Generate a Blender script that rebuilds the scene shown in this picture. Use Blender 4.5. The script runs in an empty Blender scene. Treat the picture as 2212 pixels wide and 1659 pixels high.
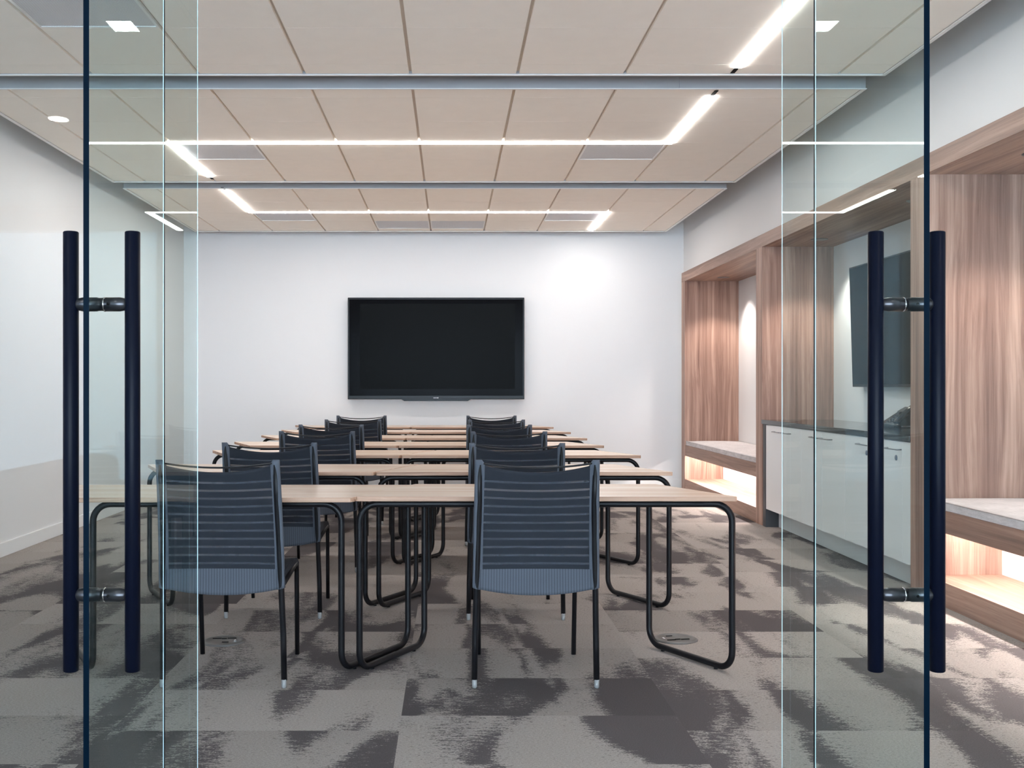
import bpy, bmesh, math, random
from mathutils import Vector, Matrix
random.seed(7)
PI = math.pi
scn = bpy.context.scene
COL = scn.collection

# ------------------------------------------------------------------ camera, world, exposure
F_PX = 2317.0
cam_d = bpy.data.cameras.new('camera')
cam = bpy.data.objects.new('camera', cam_d)
COL.objects.link(cam)
cam.location = (0, 0, 1.2)
cam.rotation_euler = (PI / 2, 0, 0)
cam_d.sensor_fit = 'HORIZONTAL'
cam_d.sensor_width = 36.0
cam_d.lens = F_PX / 2212 * 36.0
cam_d.shift_x = (1106 - 974) / 2212
cam_d.shift_y = (833 - 829.5) / 2212
cam_d.clip_start = 0.05
cam_d.clip_end = 200
scn.camera = cam

world = bpy.data.worlds.new('daylight')
scn.world = world
world.use_nodes = True
wb = world.node_tree.nodes['Background']
wb.inputs[0].default_value = (0.66, 0.83, 1.0, 1)
wb.inputs[1].default_value = 16.0

scn.view_settings.view_transform = 'Standard'
scn.view_settings.look = 'None'
scn.view_settings.gamma = 1
scn.view_settings.use_curve_mapping = False
scn.view_settings.exposure = 0.47
scn.cycles.max_bounces = 14
scn.cycles.diffuse_bounces = 7
scn.cycles.glossy_bounces = 5
scn.cycles.transparent_max_bounces = 24
scn.cycles.sample_clamp_indirect = 6.0

LED_STRENGTH = 44.5
LED_COLOR = (1.0, 0.96, 0.93)

# ------------------------------------------------------------------ materials
MATS = {}


def srgb(r, g, b):
    def f(c):
        c /= 255.0
        return c / 12.92 if c <= 0.04045 else ((c + 0.055) / 1.055) ** 2.4
    return (f(r), f(g), f(b), 1)


class NT:
    def __init__(self, name):
        self.m = bpy.data.materials.new(name)
        self.m.use_nodes = True
        self.t = self.m.node_tree
        self.t.nodes.clear()
        self.out = self.t.nodes.new('ShaderNodeOutputMaterial')

    def n(self, kind, **kw):
        nd = self.t.nodes.new(kind)
        for k, v in kw.items():
            setattr(nd, k, v)
        return nd

    def l(self, a, b):
        self.t.links.new(a, b)

    def val(self, sock, v):
        if hasattr(v, 'is_linked'):
            self.l(v, sock)
        else:
            sock.default_value = v

    def math(self, op, a, b=None, c=None, clamp=False):
        nd = self.n('ShaderNodeMath', operation=op)
        nd.use_clamp = clamp
        self.val(nd.inputs[0], a)
        if b is not None:
            self.val(nd.inputs[1], b)
        if c is not None:
            self.val(nd.inputs[2], c)
        return nd.outputs[0]

    def noise(self, vec, scale, detail=3, rough=0.5, dist=0.0):
        nd = self.n('ShaderNodeTexNoise')
        self.l(vec, nd.inputs['Vector'])
        nd.inputs['Scale'].default_value = scale
        nd.inputs['Detail'].default_value = detail
        nd.inputs['Roughness'].default_value = rough
        nd.inputs['Distortion'].default_value = dist
        return nd.outputs[0]

    def mapping(self, vec, scale=(1, 1, 1), loc=(0, 0, 0)):
        nd = self.n('ShaderNodeMapping')
        self.l(vec, nd.inputs[0])
        nd.inputs['Scale'].default_value = scale
        nd.inputs['Location'].default_value = loc
        return nd.outputs[0]

    def ramp(self, fac, stops, interp='LINEAR'):
        nd = self.n('ShaderNodeValToRGB')
        nd.color_ramp.interpolation = interp
        el = nd.color_ramp.elements
        while len(el) < len(stops):
            el.new(0.5)
        for e, (p, c) in zip(el, stops):
            e.position = p
            e.color = c
        self.l(fac, nd.inputs[0])
        return nd.outputs[0]

    def mixc(self, fac, a, b):
        nd = self.n('ShaderNodeMix', data_type='RGBA')
        self.val(nd.inputs[0], fac)
        self.val(nd.inputs[6], a)
        self.val(nd.inputs[7], b)
        return nd.outputs[2]

    def bsdf(self, color, rough=0.5, metal=0.0, spec=0.5, normal=None, coat=0.0):
        nd = self.n('ShaderNodeBsdfPrincipled')
        self.val(nd.inputs['Base Color'], color)
        self.val(nd.inputs['Roughness'], rough)
        nd.inputs['Metallic'].default_value = metal
        nd.inputs['Specular IOR Level'].default_value = spec
        if coat:
            nd.inputs['Coat Weight'].default_value = coat
        if normal is not None:
            self.l(normal, nd.inputs['Normal'])
        return nd.outputs[0]

    def bump(self, h, strength, dist=0.001):
        nd = self.n('ShaderNodeBump')
        nd.inputs['Strength'].default_value = strength
        nd.inputs['Distance'].default_value = dist
        self.l(h, nd.inputs['Height'])
        return nd.outputs[0]

    def done(self, shader):
        self.l(shader, self.out.inputs[0])
        return self.m


def plain(name, color, rough=0.5, metal=0.0, spec=0.5, var=0.03, scale=40, coat=0.0):
    t = NT(name)
    tc = t.n('ShaderNodeTexCoord').outputs['Object']
    nz = t.noise(tc, scale, 3)
    c2 = tuple(min(1, c * (1 + var)) for c in color[:3]) + (1,)
    c1 = tuple(c * (1 - var) for c in color[:3]) + (1,)
    return t.done(t.bsdf(t.mixc(nz, c1, c2), rough, metal, spec, coat=coat))


def wood(name, axis, dark, mid, light, rough=0.45, across=1.0, spec=0.4):
    t = NT(name)
    tc = t.n('ShaderNodeTexCoord').outputs['Object']
    rnd = t.n('ShaderNodeObjectInfo').outputs['Random']
    off = t.n('ShaderNodeVectorMath', operation='SCALE')
    off.inputs[0].default_value = (17.3, 9.1, 23.7)
    t.l(rnd, off.inputs['Scale'])
    add = t.n('ShaderNodeVectorMath', operation='ADD')
    t.l(tc, add.inputs[0])
    t.l(off.outputs[0], add.inputs[1])
    v = add.outputs[0]

    def sc(a, al):
        s = [a * across] * 3
        s[axis] = al
        return tuple(s)
    warp = t.noise(t.mapping(v, sc(3.0, 0.55)), 1.0, 2)
    wv = t.n('ShaderNodeVectorMath', operation='SCALE')
    wv.inputs['Scale'].default_value = 0.12
    comb = t.n('ShaderNodeCombineXYZ')
    for i in range(3):
        if i != axis:
            t.l(warp, comb.inputs[i])
    t.l(comb.outputs[0], wv.inputs[0])
    add2 = t.n('ShaderNodeVectorMath', operation='ADD')
    t.l(v, add2.inputs[0])
    t.l(wv.outputs[0], add2.inputs[1])
    v2 = add2.outputs[0]
    broad = t.noise(t.mapping(v2, sc(9.0, 0.22)), 1.0, 3, 0.6)
    streak = t.noise(t.mapping(v2, sc(34.0, 0.5)), 1.0, 4, 0.6)
    fine = t.noise(t.mapping(v2, sc(190.0, 3.5)), 1.0, 2, 0.6)
    f = t.math('MULTIPLY', broad, 0.5)
    f = t.math('MULTIPLY_ADD', streak, 0.38, f)
    f = t.math('MULTIPLY_ADD', fine, 0.14, f)
    col = t.ramp(f, [(0.36, dark), (0.5, mid), (0.64, light)])
    return t.done(t.bsdf(col, rough, 0, spec, normal=t.bump(fine, 0.12)))


def glass_mat(name, tint, refl_tint=(0.9, 1.0, 0.97, 1), gain=1.0):
    """Clear sheet glass: tinted transmission mixed with a mirror by the angle of incidence."""
    t = NT(name)
    g = t.n('ShaderNodeNewGeometry')
    dot = t.n('ShaderNodeVectorMath', operation='DOT_PRODUCT')
    t.l(g.outputs['Normal'], dot.inputs[0])
    t.l(g.outputs['Incoming'], dot.inputs[1])
    c = t.math('ABSOLUTE', dot.outputs['Value'])
    k = t.math('POWER', t.math('SUBTRACT', 1.0, c, clamp=True), 5.0)
    fr = t.math('MULTIPLY', t.math('MULTIPLY_ADD', k, 0.957, 0.043), gain, clamp=True)
    tr = t.n('ShaderNodeBsdfTransparent')
    tr.inputs[0].default_value = tint
    gl = t.n('ShaderNodeBsdfGlossy')
    gl.inputs['Roughness'].default_value = 0.0
    gl.inputs['Color'].default_value = refl_tint
    mx = t.n('ShaderNodeMixShader')
    t.l(fr, mx.inputs[0])
    t.l(tr.outputs[0], mx.inputs[1])
    t.l(gl.outputs[0], mx.inputs[2])
    return t.done(mx.outputs[0])


def emit(name, color, strength):
    t = NT(name)
    e = t.n('ShaderNodeEmission')
    e.inputs[0].default_value = tuple(color[:3]) + (1,)
    e.inputs[1].default_value = strength
    return t.done(e.outputs[0])


def carpet_mat():
    t = NT('carpet')
    tc = t.n('ShaderNodeTexCoord').outputs['Object']
    sep = t.n('ShaderNodeSeparateXYZ')
    t.l(tc, sep.inputs[0])
    S = 1.0
    ix = t.math('FLOOR', t.math('DIVIDE', t.math('ADD', sep.outputs[0], 0.18), S))
    wn1 = t.n('ShaderNodeTexWhiteNoise', noise_dimensions='1D')
    t.l(ix, wn1.inputs['W'])
    # brick-ashlar laying: every second column slips by half a tile
    half = t.math('MULTIPLY', t.math('FLOORED_MODULO', ix, 2.0), 0.17)
    yo = t.math('ADD', sep.outputs[1], t.math('ADD', half, 0.1))
    iy = t.math('FLOOR', t.math('DIVIDE', yo, 0.5))
    cell = t.n('ShaderNodeCombineXYZ')
    t.l(ix, cell.inputs[0])
    t.l(iy, cell.inputs[1])
    wn = t.n('ShaderNodeTexWhiteNoise', noise_dimensions='3D')
    t.l(cell.outputs[0], wn.inputs['Vector'])
    sc = t.n('ShaderNodeVectorMath', operation='SCALE')
    t.l(wn.outputs['Color'], sc.inputs[0])
    sc.inputs['Scale'].default_value = 1.0
    sq = t.n('ShaderNodeVectorMath', operation='MULTIPLY')
    t.l(sc.outputs[0], sq.inputs[0])
    sq.inputs[1].default_value = (0.16, 0.8, 0.0)
    add = t.n('ShaderNodeVectorMath', operation='ADD')
    t.l(tc, add.inputs[0])
    t.l(sq.outputs[0], add.inputs[1])
    v = add.outputs[0]
    big = t.noise(t.mapping(v, (2.9, 0.85, 1)), 1.0, 2.5, 0.5, 0.6)
    rag = t.noise(t.mapping(tc, (22, 60, 1)), 1.0, 4, 0.65)
    speck = t.noise(t.mapping(tc, (110, 190, 1)), 1.0, 3, 0.7)
    pile = t.noise(tc, 300.0, 3, 0.75)
    f = t.math('MULTIPLY_ADD', t.math('SUBTRACT', rag, 0.5), 0.26, big)
    f = t.math('MULTIPLY_ADD', t.math('SUBTRACT', wn.outputs['Value'], 0.5), 0.09, f)
    f = t.math('MULTIPLY_ADD', t.math('SUBTRACT', speck, 0.5), 0.26, f)
    dash = t.noise(t.mapping(tc, (36, 150, 1)), 1.0, 3, 0.6)
    f = t.math('SUBTRACT', f, t.math('MULTIPLY', t.math('GREATER_THAN', dash, 0.63), 0.11))
    mask = t.ramp(f, [(0.445, (0, 0, 0, 1)), (0.49, (1, 1, 1, 1))])
    tone = t.math('MULTIPLY_ADD', wn.outputs['Value'], 0.24, 0.86)
    light = t.mixc(t.math('MULTIPLY', speck, 1.0), srgb(104, 98, 95), srgb(182, 173, 168))
    dark = t.mixc(pile, srgb(72, 67, 68), srgb(96, 91, 92))
    col = t.mixc(mask, dark, light)
    vary = t.n('ShaderNodeMix', data_type='RGBA', blend_type='MULTIPLY')
    vary.inputs[0].default_value = 1.0
    t.l(col, vary.inputs[6])
    cmb = t.n('ShaderNodeCombineXYZ')
    for i in range(3):
        t.l(tone, cmb.inputs[i])
    t.l(cmb.outputs[0], vary.inputs[7])
    grain = t.n('ShaderNodeMix', data_type='RGBA', blend_type='MULTIPLY')
    grain.inputs[0].default_value = 1.0
    t.l(vary.outputs[2], grain.inputs[6])
    g1 = t.math('MULTIPLY_ADD', pile, 1.3, 0.35)
    cm2 = t.n('ShaderNodeCombineXYZ')
    for i in range(3):
        t.l(g1, cm2.inputs[i])
    t.l(cm2.outputs[0], grain.inputs[7])
    h = t.math('ADD', pile, t.math('MULTIPLY', speck, 0.8))
    return t.done(t.bsdf(grain.outputs[2], 0.95, 0, 0.1, normal=t.bump(h, 0.5, 0.003)))


def chair_mesh_mat():
    """Knitted chair back: UV carries (share of the width, height in metres)."""
    t = NT('chair_knit')
    uv = t.n('ShaderNodeUVMap').outputs[0]
    sep = t.n('ShaderNodeSeparateXYZ')
    t.l(uv, sep.inputs[0])
    u, v = sep.outputs[0], sep.outputs[1]
    fr = t.math('FRACT', t.math('DIVIDE', t.math('SUBTRACT', v, 0.4925), 0.0335))
    band = t.math('MULTIPLY', t.math('LESS_THAN', fr, 0.27), 1.0)
    inside = t.math('MULTIPLY', t.math('GREATER_THAN', v, 0.4925), t.math('LESS_THAN', v, 0.842))
    inside = t.math('MULTIPLY', inside, t.math('MULTIPLY', t.math('GREATER_THAN', u, 0.078), t.math('LESS_THAN', u, 0.922)))
    band = t.math('MULTIPLY', band, inside)
    panel = t.math('MULTIPLY', t.math('MULTIPLY', t.math('GREATER_THAN', u, 0.078), t.math('LESS_THAN', u, 0.922)),
                   t.math('GREATER_THAN', v, 0.475))
    rib = t.math('MULTIPLY', t.math('LESS_THAN', v, 0.475), t.math('GREATER_THAN', t.math('FRACT', t.math('MULTIPLY', u, 46.0)), 0.72))
    tc = t.n('ShaderNodeTexCoord').outputs['Object']
    nz = t.noise(t.mapping(tc, (500, 500, 900)), 1.0, 2, 0.6)
    base = t.mixc(nz, srgb(70, 74, 82), srgb(88, 93, 102))
    dk = t.mixc(nz, srgb(32, 35, 41), srgb(43, 46, 53))
    col = t.mixc(panel, base, dk)
    col = t.mixc(band, col, srgb(66, 70, 78))
    col = t.mixc(t.math('MULTIPLY', rib, 0.6), col, srgb(48, 51, 58))
    p = t.bsdf(col, 0.85, 0, 0.2)
    tr = t.n('ShaderNodeBsdfTransparent')
    mx = t.n('ShaderNodeMixShader')
    t.l(t.math('MULTIPLY_ADD', band, 0.22, t.math('MULTIPLY', panel, 0.05)), mx.inputs[0])
    t.l(p, mx.inputs[1])
    t.l(tr.outputs[0], mx.inputs[2])
    return t.done(mx.outputs[0])


def perforated_mat():
    t = NT('perforated_metal')
    tc = t.n('ShaderNodeTexCoord').outputs['Object']
    sep = t.n('ShaderNodeSeparateXYZ')
    t.l(tc, sep.inputs[0])
    S = 0.0125
    a = t.math('SUBTRACT', t.math('FRACT', t.math('DIVIDE', t.math('ADD', sep.outputs[0], sep.outputs[1]), S)), 0.5)
    b = t.math('SUBTRACT', t.math('FRACT', t.math('DIVIDE', t.math('SUBTRACT', sep.outputs[0], sep.outputs[1]), S)), 0.5)
    r = t.math('ADD', t.math('MULTIPLY', a, a), t.math('MULTIPLY', b, b))
    hole = t.math('LESS_THAN', r, 0.085)
    col = t.mixc(hole, srgb(226, 226, 229), srgb(150, 151, 154))
    return t.done(t.bsdf(col, 0.5, 0, 0.3))


def fabric_mat(name, c1, c2):
    t = NT(name)
    tc = t.n('ShaderNodeTexCoord').outputs['Object']
    a = t.noise(t.mapping(tc, (260, 12, 60)), 1.0, 2, 0.6)
    b = t.noise(t.mapping(tc, (12, 260, 260)), 1.0, 2, 0.6)
    big = t.noise(tc, 5.0, 2)
    f = t.math('MULTIPLY_ADD', t.math('ADD', a, b), 0.4, t.math('MULTIPLY', big, 0.2))
    return t.done(t.bsdf(t.ramp(f, [(0.35, c1), (0.65, c2)]), 0.9, 0, 0.15, normal=t.bump(f, 0.25, 0.002)))


M = {
    'wall': plain('wall_paint', (0.78, 0.78, 0.785, 1), 0.55, var=0.006, scale=3),
    'base': plain('baseboard_paint', (0.80, 0.80, 0.80, 1), 0.4, var=0.01),
    'tile': plain('ceiling_tile', (0.97, 0.91, 0.83, 1), 0.85, spec=0.1, var=0.025, scale=9),
    'slot': plain('ceiling_slot', (0.62, 0.55, 0.48, 1), 0.8, spec=0.1),
    'fascia': plain('cloud_fascia', (0.38, 0.375, 0.385, 1), 0.5, var=0.01),
    'trimw': plain('white_trim', (0.82, 0.81, 0.80, 1), 0.4, var=0.01),
    'plenum': plain('plenum_paint', (0.55, 0.53, 0.52, 1), 0.8),
    'carpet': carpet_mat(),
    'walnut_v': wood('walnut_vertical', 2, srgb(108, 79, 69), srgb(153, 120, 106), srgb(192, 159, 142)),
    'walnut_h': wood('walnut_horizontal', 1, srgb(110, 82, 71), srgb(146, 114, 99), srgb(182, 148, 130)),
    'walnut_x': wood('walnut_crossways', 0, srgb(110, 82, 71), srgb(146, 114, 99), srgb(182, 148, 130)),
    'oak': wood('oak_top', 0, srgb(216, 189, 168), srgb(233, 210, 191), srgb(243, 226, 211), rough=0.24, across=1.4, spec=0.5),
    'ply': wood('oak_edge', 0, srgb(138, 104, 84), srgb(176, 140, 117), srgb(200, 166, 142), rough=0.5, across=2.5),
    'black': plain('black_powder_coat', (0.006, 0.006, 0.0075, 1), 0.42, spec=0.22, var=0.1),
    'handle': plain('black_anodised', (0.002, 0.003, 0.008, 1), 0.36, spec=0.06, var=0.1),
    'standoff': plain('dark_satin_steel', (0.05, 0.05, 0.055, 1), 0.28, metal=0.8),
    'chrome': plain('chrome', (0.75, 0.76, 0.78, 1), 0.12, metal=1.0, var=0.01),
    'steel': plain('brushed_steel', (0.30, 0.30, 0.31, 1), 0.3, metal=1.0),
    'knit': chair_mesh_mat(),
    'seatfab': fabric_mat('seat_fabric', srgb(40, 42, 48), srgb(62, 65, 73)),
    'cushion': fabric_mat('cushion_fabric', srgb(176, 171, 172), srgb(218, 212, 213)),
    'clear': plain('clear_plastic', (0.22, 0.22, 0.22, 1), 0.2, spec=0.5),
    'tvframe': plain('tv_frame', (0.006, 0.006, 0.007, 1), 0.3, spec=0.2, var=0.05),
    'tvglass': plain('tv_bezel_glass', (0.003, 0.003, 0.004, 1), 0.16, spec=0.02, var=0.05),
    'screen': plain('tv_screen', (0.0008, 0.0008, 0.0008, 1), 0.35, spec=0.05, var=0.05),
    'logo': plain('logo_print', (0.7, 0.7, 0.72, 1), 0.4),
    'cabinet': plain('white_laminate', (0.80, 0.79, 0.79, 1), 0.22, spec=0.5, var=0.008, scale=2),
    'counter': plain('dark_stone', (0.022, 0.023, 0.026, 1), 0.09, spec=0.5, var=0.2, scale=90),
    'endpanel': plain('dark_end_panel', (0.03, 0.03, 0.034, 1), 0.4, var=0.1),
    'lock': plain('lock_metal', (0.16, 0.17, 0.22, 1), 0.35, metal=0.6),
    'phone': plain('phone_plastic', (0.012, 0.012, 0.013, 1), 0.16, spec=0.5),
    'phone_grey': plain('phone_screen', (0.10, 0.10, 0.10, 1), 0.2),
    'floorbox': plain('floor_box_metal', (0.13, 0.125, 0.122, 1), 0.45, metal=0.3),
    'slotblack': plain('slot_black', (0.004, 0.004, 0.004, 1), 0.7, spec=0.1),
    'perf': perforated_mat(),
    'glass': glass_mat('sheet_glass', (0.905, 0.957, 0.955, 1), gain=0.22),
    'glass_side': glass_mat('sidelight_glass', (0.968, 0.983, 0.981, 1), gain=0.34),
    'edge': plain('glass_edge_dark', (0.0008, 0.005, 0.011, 1), 0.3, spec=0.02, var=0.2, scale=4),
    'edge_glint': plain('glass_edge_glint', (0.62, 0.76, 0.80, 1), 0.2, spec=0.6, var=0.02),  # pale colour paints the glint caught along the glass edges
    'led': emit('led_lens', LED_COLOR, LED_STRENGTH),
    'warmled': emit('bench_led', (1.0, 0.90, 0.855), 150.0),
    'downled': emit('downlight_lens', (1.0, 0.93, 0.85), 14.0),
    'lobbyled': emit('lobby_lamp_lens', (1.0, 0.98, 0.95), 130.0),
    'glass_dim_dark': glass_mat('dimming_glass_dark', (0.28, 0.32, 0.35, 1)),  # tint only dims the sky mirrored in the right sidelight
    'glass_dim_pale': glass_mat('dimming_glass_pale', (0.48, 0.51, 0.535, 1)),  # tint only weakens the sky mirrored in the left sidelight
    'sofa': plain('lobby_sofa_fabric', (0.20, 0.19, 0.18, 1), 0.9),
}


# ------------------------------------------------------------------ mesh helpers
def link(name, bm, mats, parent=None, smooth=False, recalc=True):
    if recalc:
        bmesh.ops.recalc_face_normals(bm, faces=bm.faces[:])
    me = bpy.data.meshes.new(name)
    if smooth:
        for f in bm.faces:
            f.smooth = True
    bm.to_mesh(me)
    bm.free()
    if not isinstance(mats, (list, tuple)):
        mats = [mats]
    for m in mats:
        me.materials.append(m)
    o = bpy.data.objects.new(name, me)
    COL.objects.link(o)
    if parent is not None:
        o.parent = parent
    return o


def box(bm, x0, x1, y0, y1, z0, z1, mi=0, bevel=0.0, seg=2):
    vs = [bm.verts.new((x, y, z)) for x in (x0, x1) for y in (y0, y1) for z in (z0, z1)]
    idx = [(0, 1, 3, 2), (4, 6, 7, 5), (0, 4, 5, 1), (2, 3, 7, 6), (0, 2, 6, 4), (1, 5, 7, 3)]
    fs = []
    for q in idx:
        f = bm.faces.new([vs[i] for i in q])
        f.material_index = mi
        fs.append(f)
    if bevel > 0:
        es = list({e for f in fs for e in f.edges})
        r = bmesh.ops.bevel(bm, geom=es, offset=bevel, segments=seg, profile=0.5, affect='EDGES')
        for f in r['faces']:
            f.material_index = mi
    return fs


def BM():
    return bmesh.new()


def bx(name, dims, mat, parent=None, bevel=0.0, seg=2):
    bm = BM()
    box(bm, *dims, bevel=bevel, seg=seg)
    return link(name, bm, mat, parent)


def fillet(pts, r, closed=False, n=8):
    pts = [Vector(p) for p in pts]
    out = []
    N = len(pts)
    for i, p in enumerate(pts):
        if not closed and i in (0, N - 1):
            out.append(p)
            continue
        a, b = pts[i - 1], pts[(i + 1) % N]
        d1, d2 = (a - p).normalized(), (b - p).normalized()
        ang = d1.angle(d2)
        if ang > PI - 0.02:
            out.append(p)
            continue
        t = min(r / math.tan(ang / 2), 0.49 * (a - p).length, 0.49 * (b - p).length)
        rr = t * math.tan(ang / 2)
        c = p + (d1 + d2).normalized() * (rr / math.sin(ang / 2))
        s, e = p + d1 * t - c, p + d2 * t - c
        tot = s.angle(e)
        ax = s.cross(e).normalized()
        for k in range(n + 1):
            out.append(c + Matrix.Rotation(tot * k / n, 3, ax) @ s)
    return out


def tube(bm, pts, r, closed=False, seg=12, mi=0):
    pts = [Vector(p) for p in pts]
    N = len(pts)
    rad = r if callable(r) else (lambda t: r)
    tang = []
    for i in range(N):
        if closed:
            d = pts[(i + 1) % N] - pts[i - 1]
        else:
            d = pts[min(i + 1, N - 1)] - pts[max(i - 1, 0)]
        tang.append(d.normalized())
    up = Vector((0, 0, 1)) if abs(tang[0].z) < 0.9 else Vector((0, 1, 0))
    nrm = (up - tang[0] * up.dot(tang[0])).normalized()
    frames = [nrm]
    for i in range(1, N + (1 if closed else 0)):
        t0, t1 = tang[i - 1], tang[i % N]
        q = t0.rotation_difference(t1)
        nn = q @ frames[-1]
        nn = (nn - t1 * nn.dot(t1)).normalized()
        frames.append(nn)
    twist = 0.0
    if closed:
        a, b = frames[-1], frames[0]
        twist = math.atan2(a.cross(b).dot(tang[0]), a.dot(b))
    rings = []
    for i in range(N):
        nn = frames[i]
        if closed:
            nn = Matrix.Rotation(twist * i / N, 3, tang[i]) @ nn
        bb = tang[i].cross(nn)
        rr = rad(i / max(1, N - 1))
        rings.append([bm.verts.new(pts[i] + (nn * math.cos(2 * PI * k / seg) + bb * math.sin(2 * PI * k / seg)) * rr)
                      for k in range(seg)])
    for i in range(N if closed else N - 1):
        a, b = rings[i], rings[(i + 1) % N]
        for k in range(seg):
            f = bm.faces.new((a[k], a[(k + 1) % seg], b[(k + 1) % seg], b[k]))
            f.smooth = True
            f.material_index = mi
    if not closed:
        for ring, rev in ((rings[0], True), (rings[-1], False)):
            f = bm.faces.new(ring[::-1] if rev else ring)
            f.material_index = mi
    return rings


def tb(name, pts, r, mat, parent=None, closed=False, seg=12):
    bm = BM()
    tube(bm, pts, r, closed, seg)
    return link(name, bm, mat, parent)


def lathe(bm, prof, center, axis=2, seg=24, mi=0):
    """prof: list of (radius, height along the axis)."""
    c = Vector(center)
    ax = [Vector((1, 0, 0)), Vector((0, 1, 0)), Vector((0, 0, 1))][axis]
    u = [Vector((0, 1, 0)), Vector((0, 0, 1)), Vector((1, 0, 0))][axis]
    w = ax.cross(u)
    rings = []
    for r, h in prof:
        if r < 1e-6:
            rings.append([bm.verts.new(c + ax * h)])
        else:
            rings.append([bm.verts.new(c + ax * h + (u * math.cos(2 * PI * k / seg) + w * math.sin(2 * PI * k / seg)) * r)
                          for k in range(seg)])
    for a, b in zip(rings[:-1], rings[1:]):
        for k in range(seg):
            k2 = (k + 1) % seg
            if len(a) == 1 and len(b) == 1:
                continue
            if len(a) == 1:
                f = bm.faces.new((a[0], b[k2], b[k]))
            elif len(b) == 1:
                f = bm.faces.new((a[k], a[k2], b[0]))
            else:
                f = bm.faces.new((a[k], a[k2], b[k2], b[k]))
            f.material_index = mi
            f.smooth = True
    for ring, rev in ((rings[0], True), (rings[-1], False)):
        if len(ring) > 1:
            f = bm.faces.new(ring[::-1] if rev else ring)
            f.material_index = mi


def prism(bm, poly, z0, z1, mi_side=0, mi_top=0, axis=2):
    """Extrude a 2-D outline; axis 2: (x,y) up z, axis 1: (x,z) along y, axis 0: (y,z) along x."""
    def P(a, b, h):
        return {2: (a, b, h), 1: (a, h, b), 0: (h, a, b)}[axis]
    lo = [bm.verts.new(P(a, b, z0)) for a, b in poly]
    hi = [bm.verts.new(P(a, b, z1)) for a, b in poly]
    n = len(poly)
    for i in range(n):
        f = bm.faces.new((lo[i], lo[(i + 1) % n], hi[(i + 1) % n], hi[i]))
        f.material_index = mi_side
    for ring in (lo[::-1], hi):
        f = bm.faces.new(ring)
        f.material_index = mi_top


def rounded_poly(pts, r, n=5):
    return [(p.x, p.y) for p in fillet([(a, b, 0) for a, b in pts], r, True, n)]


def tag(o, label=None, cat=None, group=None, kind=None):
    if label:
        o['label'] = label
    if cat:
        o['category'] = cat
    if group:
        o['group'] = group
    if kind:
        o['kind'] = kind
    return o


def thing(name, label, cat, loc=(0, 0, 0), rz=0.0, group=None):
    o = bpy.data.objects.new(name, None)
    o.empty_display_size = 0.1
    COL.objects.link(o)
    o.location = loc
    o.rotation_euler = (0, 0, rz)
    return tag(o, label, cat, group)


def kids(o):
    return list(o.children)


def copy_tree(o, parent=None):
    c = o.copy()
    COL.objects.link(c)
    if parent is not None:
        c.parent = parent
    for ch in kids(o):
        copy_tree(ch, c)
    return c


def struct(o, label=None, cat=None):
    o['kind'] = 'structure'
    if label:
        o['label'] = label
    if cat:
        o['category'] = cat
    return o


# ------------------------------------------------------------------ key dimensions
XL, XR = -3.15, 2.744          # side walls
YB, YF = 12.65, 3.07           # back wall, glass front
ZC = 2.978                     # underside of the ceiling clouds
ZP = 3.45                      # slab above
XF = 2.67                      # face of the walnut surround
LX0, LX1, LY0 = -6.2, 5.2, -4.6   # lobby

# ------------------------------------------------------------------ room shell
fl = bx('floor', (LX0 - .15, LX1 + .15, LY0 - .2, YB + .15, -0.12, 0.0), M['carpet'])
struct(fl, 'grey and charcoal patterned carpet tile floor running under the tables', 'floor')
ce = bx('ceiling', (LX0 - .15, LX1 + .15, LY0 - .2, YB + .15, ZP, ZP + .1), M['plenum'])
struct(ce, 'shadowed ceiling slab above the hanging tile panels', 'ceiling')
wbk = bx('wall_back', (XL - .15, 3.6, YB, YB + .15, 0, ZP), M['wall'])
struct(wbk, 'white end wall behind the large wall screen', 'wall')
wl = bx('wall_left', (XL - .15, XL, YF + .03, YB, 0, ZP), M['wall'])
struct(wl, 'plain white wall along the left of the room', 'wall')
# right wall: a bulkhead over the walnut surround, the wall behind it
bm = BM()
box(bm, XR, 3.45, YF + .03, YB, 2.49, ZP)
box(bm, 3.36, 3.45, YF + .03, YB, 0, 2.49)
box(bm, XR, 3.36, 12.42, YB, 0, 2.49)
struct(link('wall_right', bm, M['wall']), 'white wall above and around the walnut alcoves', 'wall')
struct(bx('baseboard_back', (XL, XR, YB - .013, YB, 0, .10), M['base'], bevel=.003), 'white baseboard under the end wall', 'baseboard')
struct(bx('baseboard_left', (XL, XL + .013, YF + .03, YB - .013, 0, .10), M['base'], bevel=.003), 'white baseboard along the left wall', 'baseboard')
# over-door wall of the glass front
struct(bx('wall_front', (LX0, LX1, YF - .05, YF + .05, 2.80, ZP), M['wall']), 'wall band above the glass front', 'wall')
bm = BM()
box(bm, LX0, XL - .02, YF - .05, YF + .05, 0, 2.80)
box(bm, 3.40, LX1, YF - .05, YF + .05, 0, 2.80)
struct(link('wall_lobby', bm, M['wall']), 'lobby walls beside the glass front', 'wall')
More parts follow.
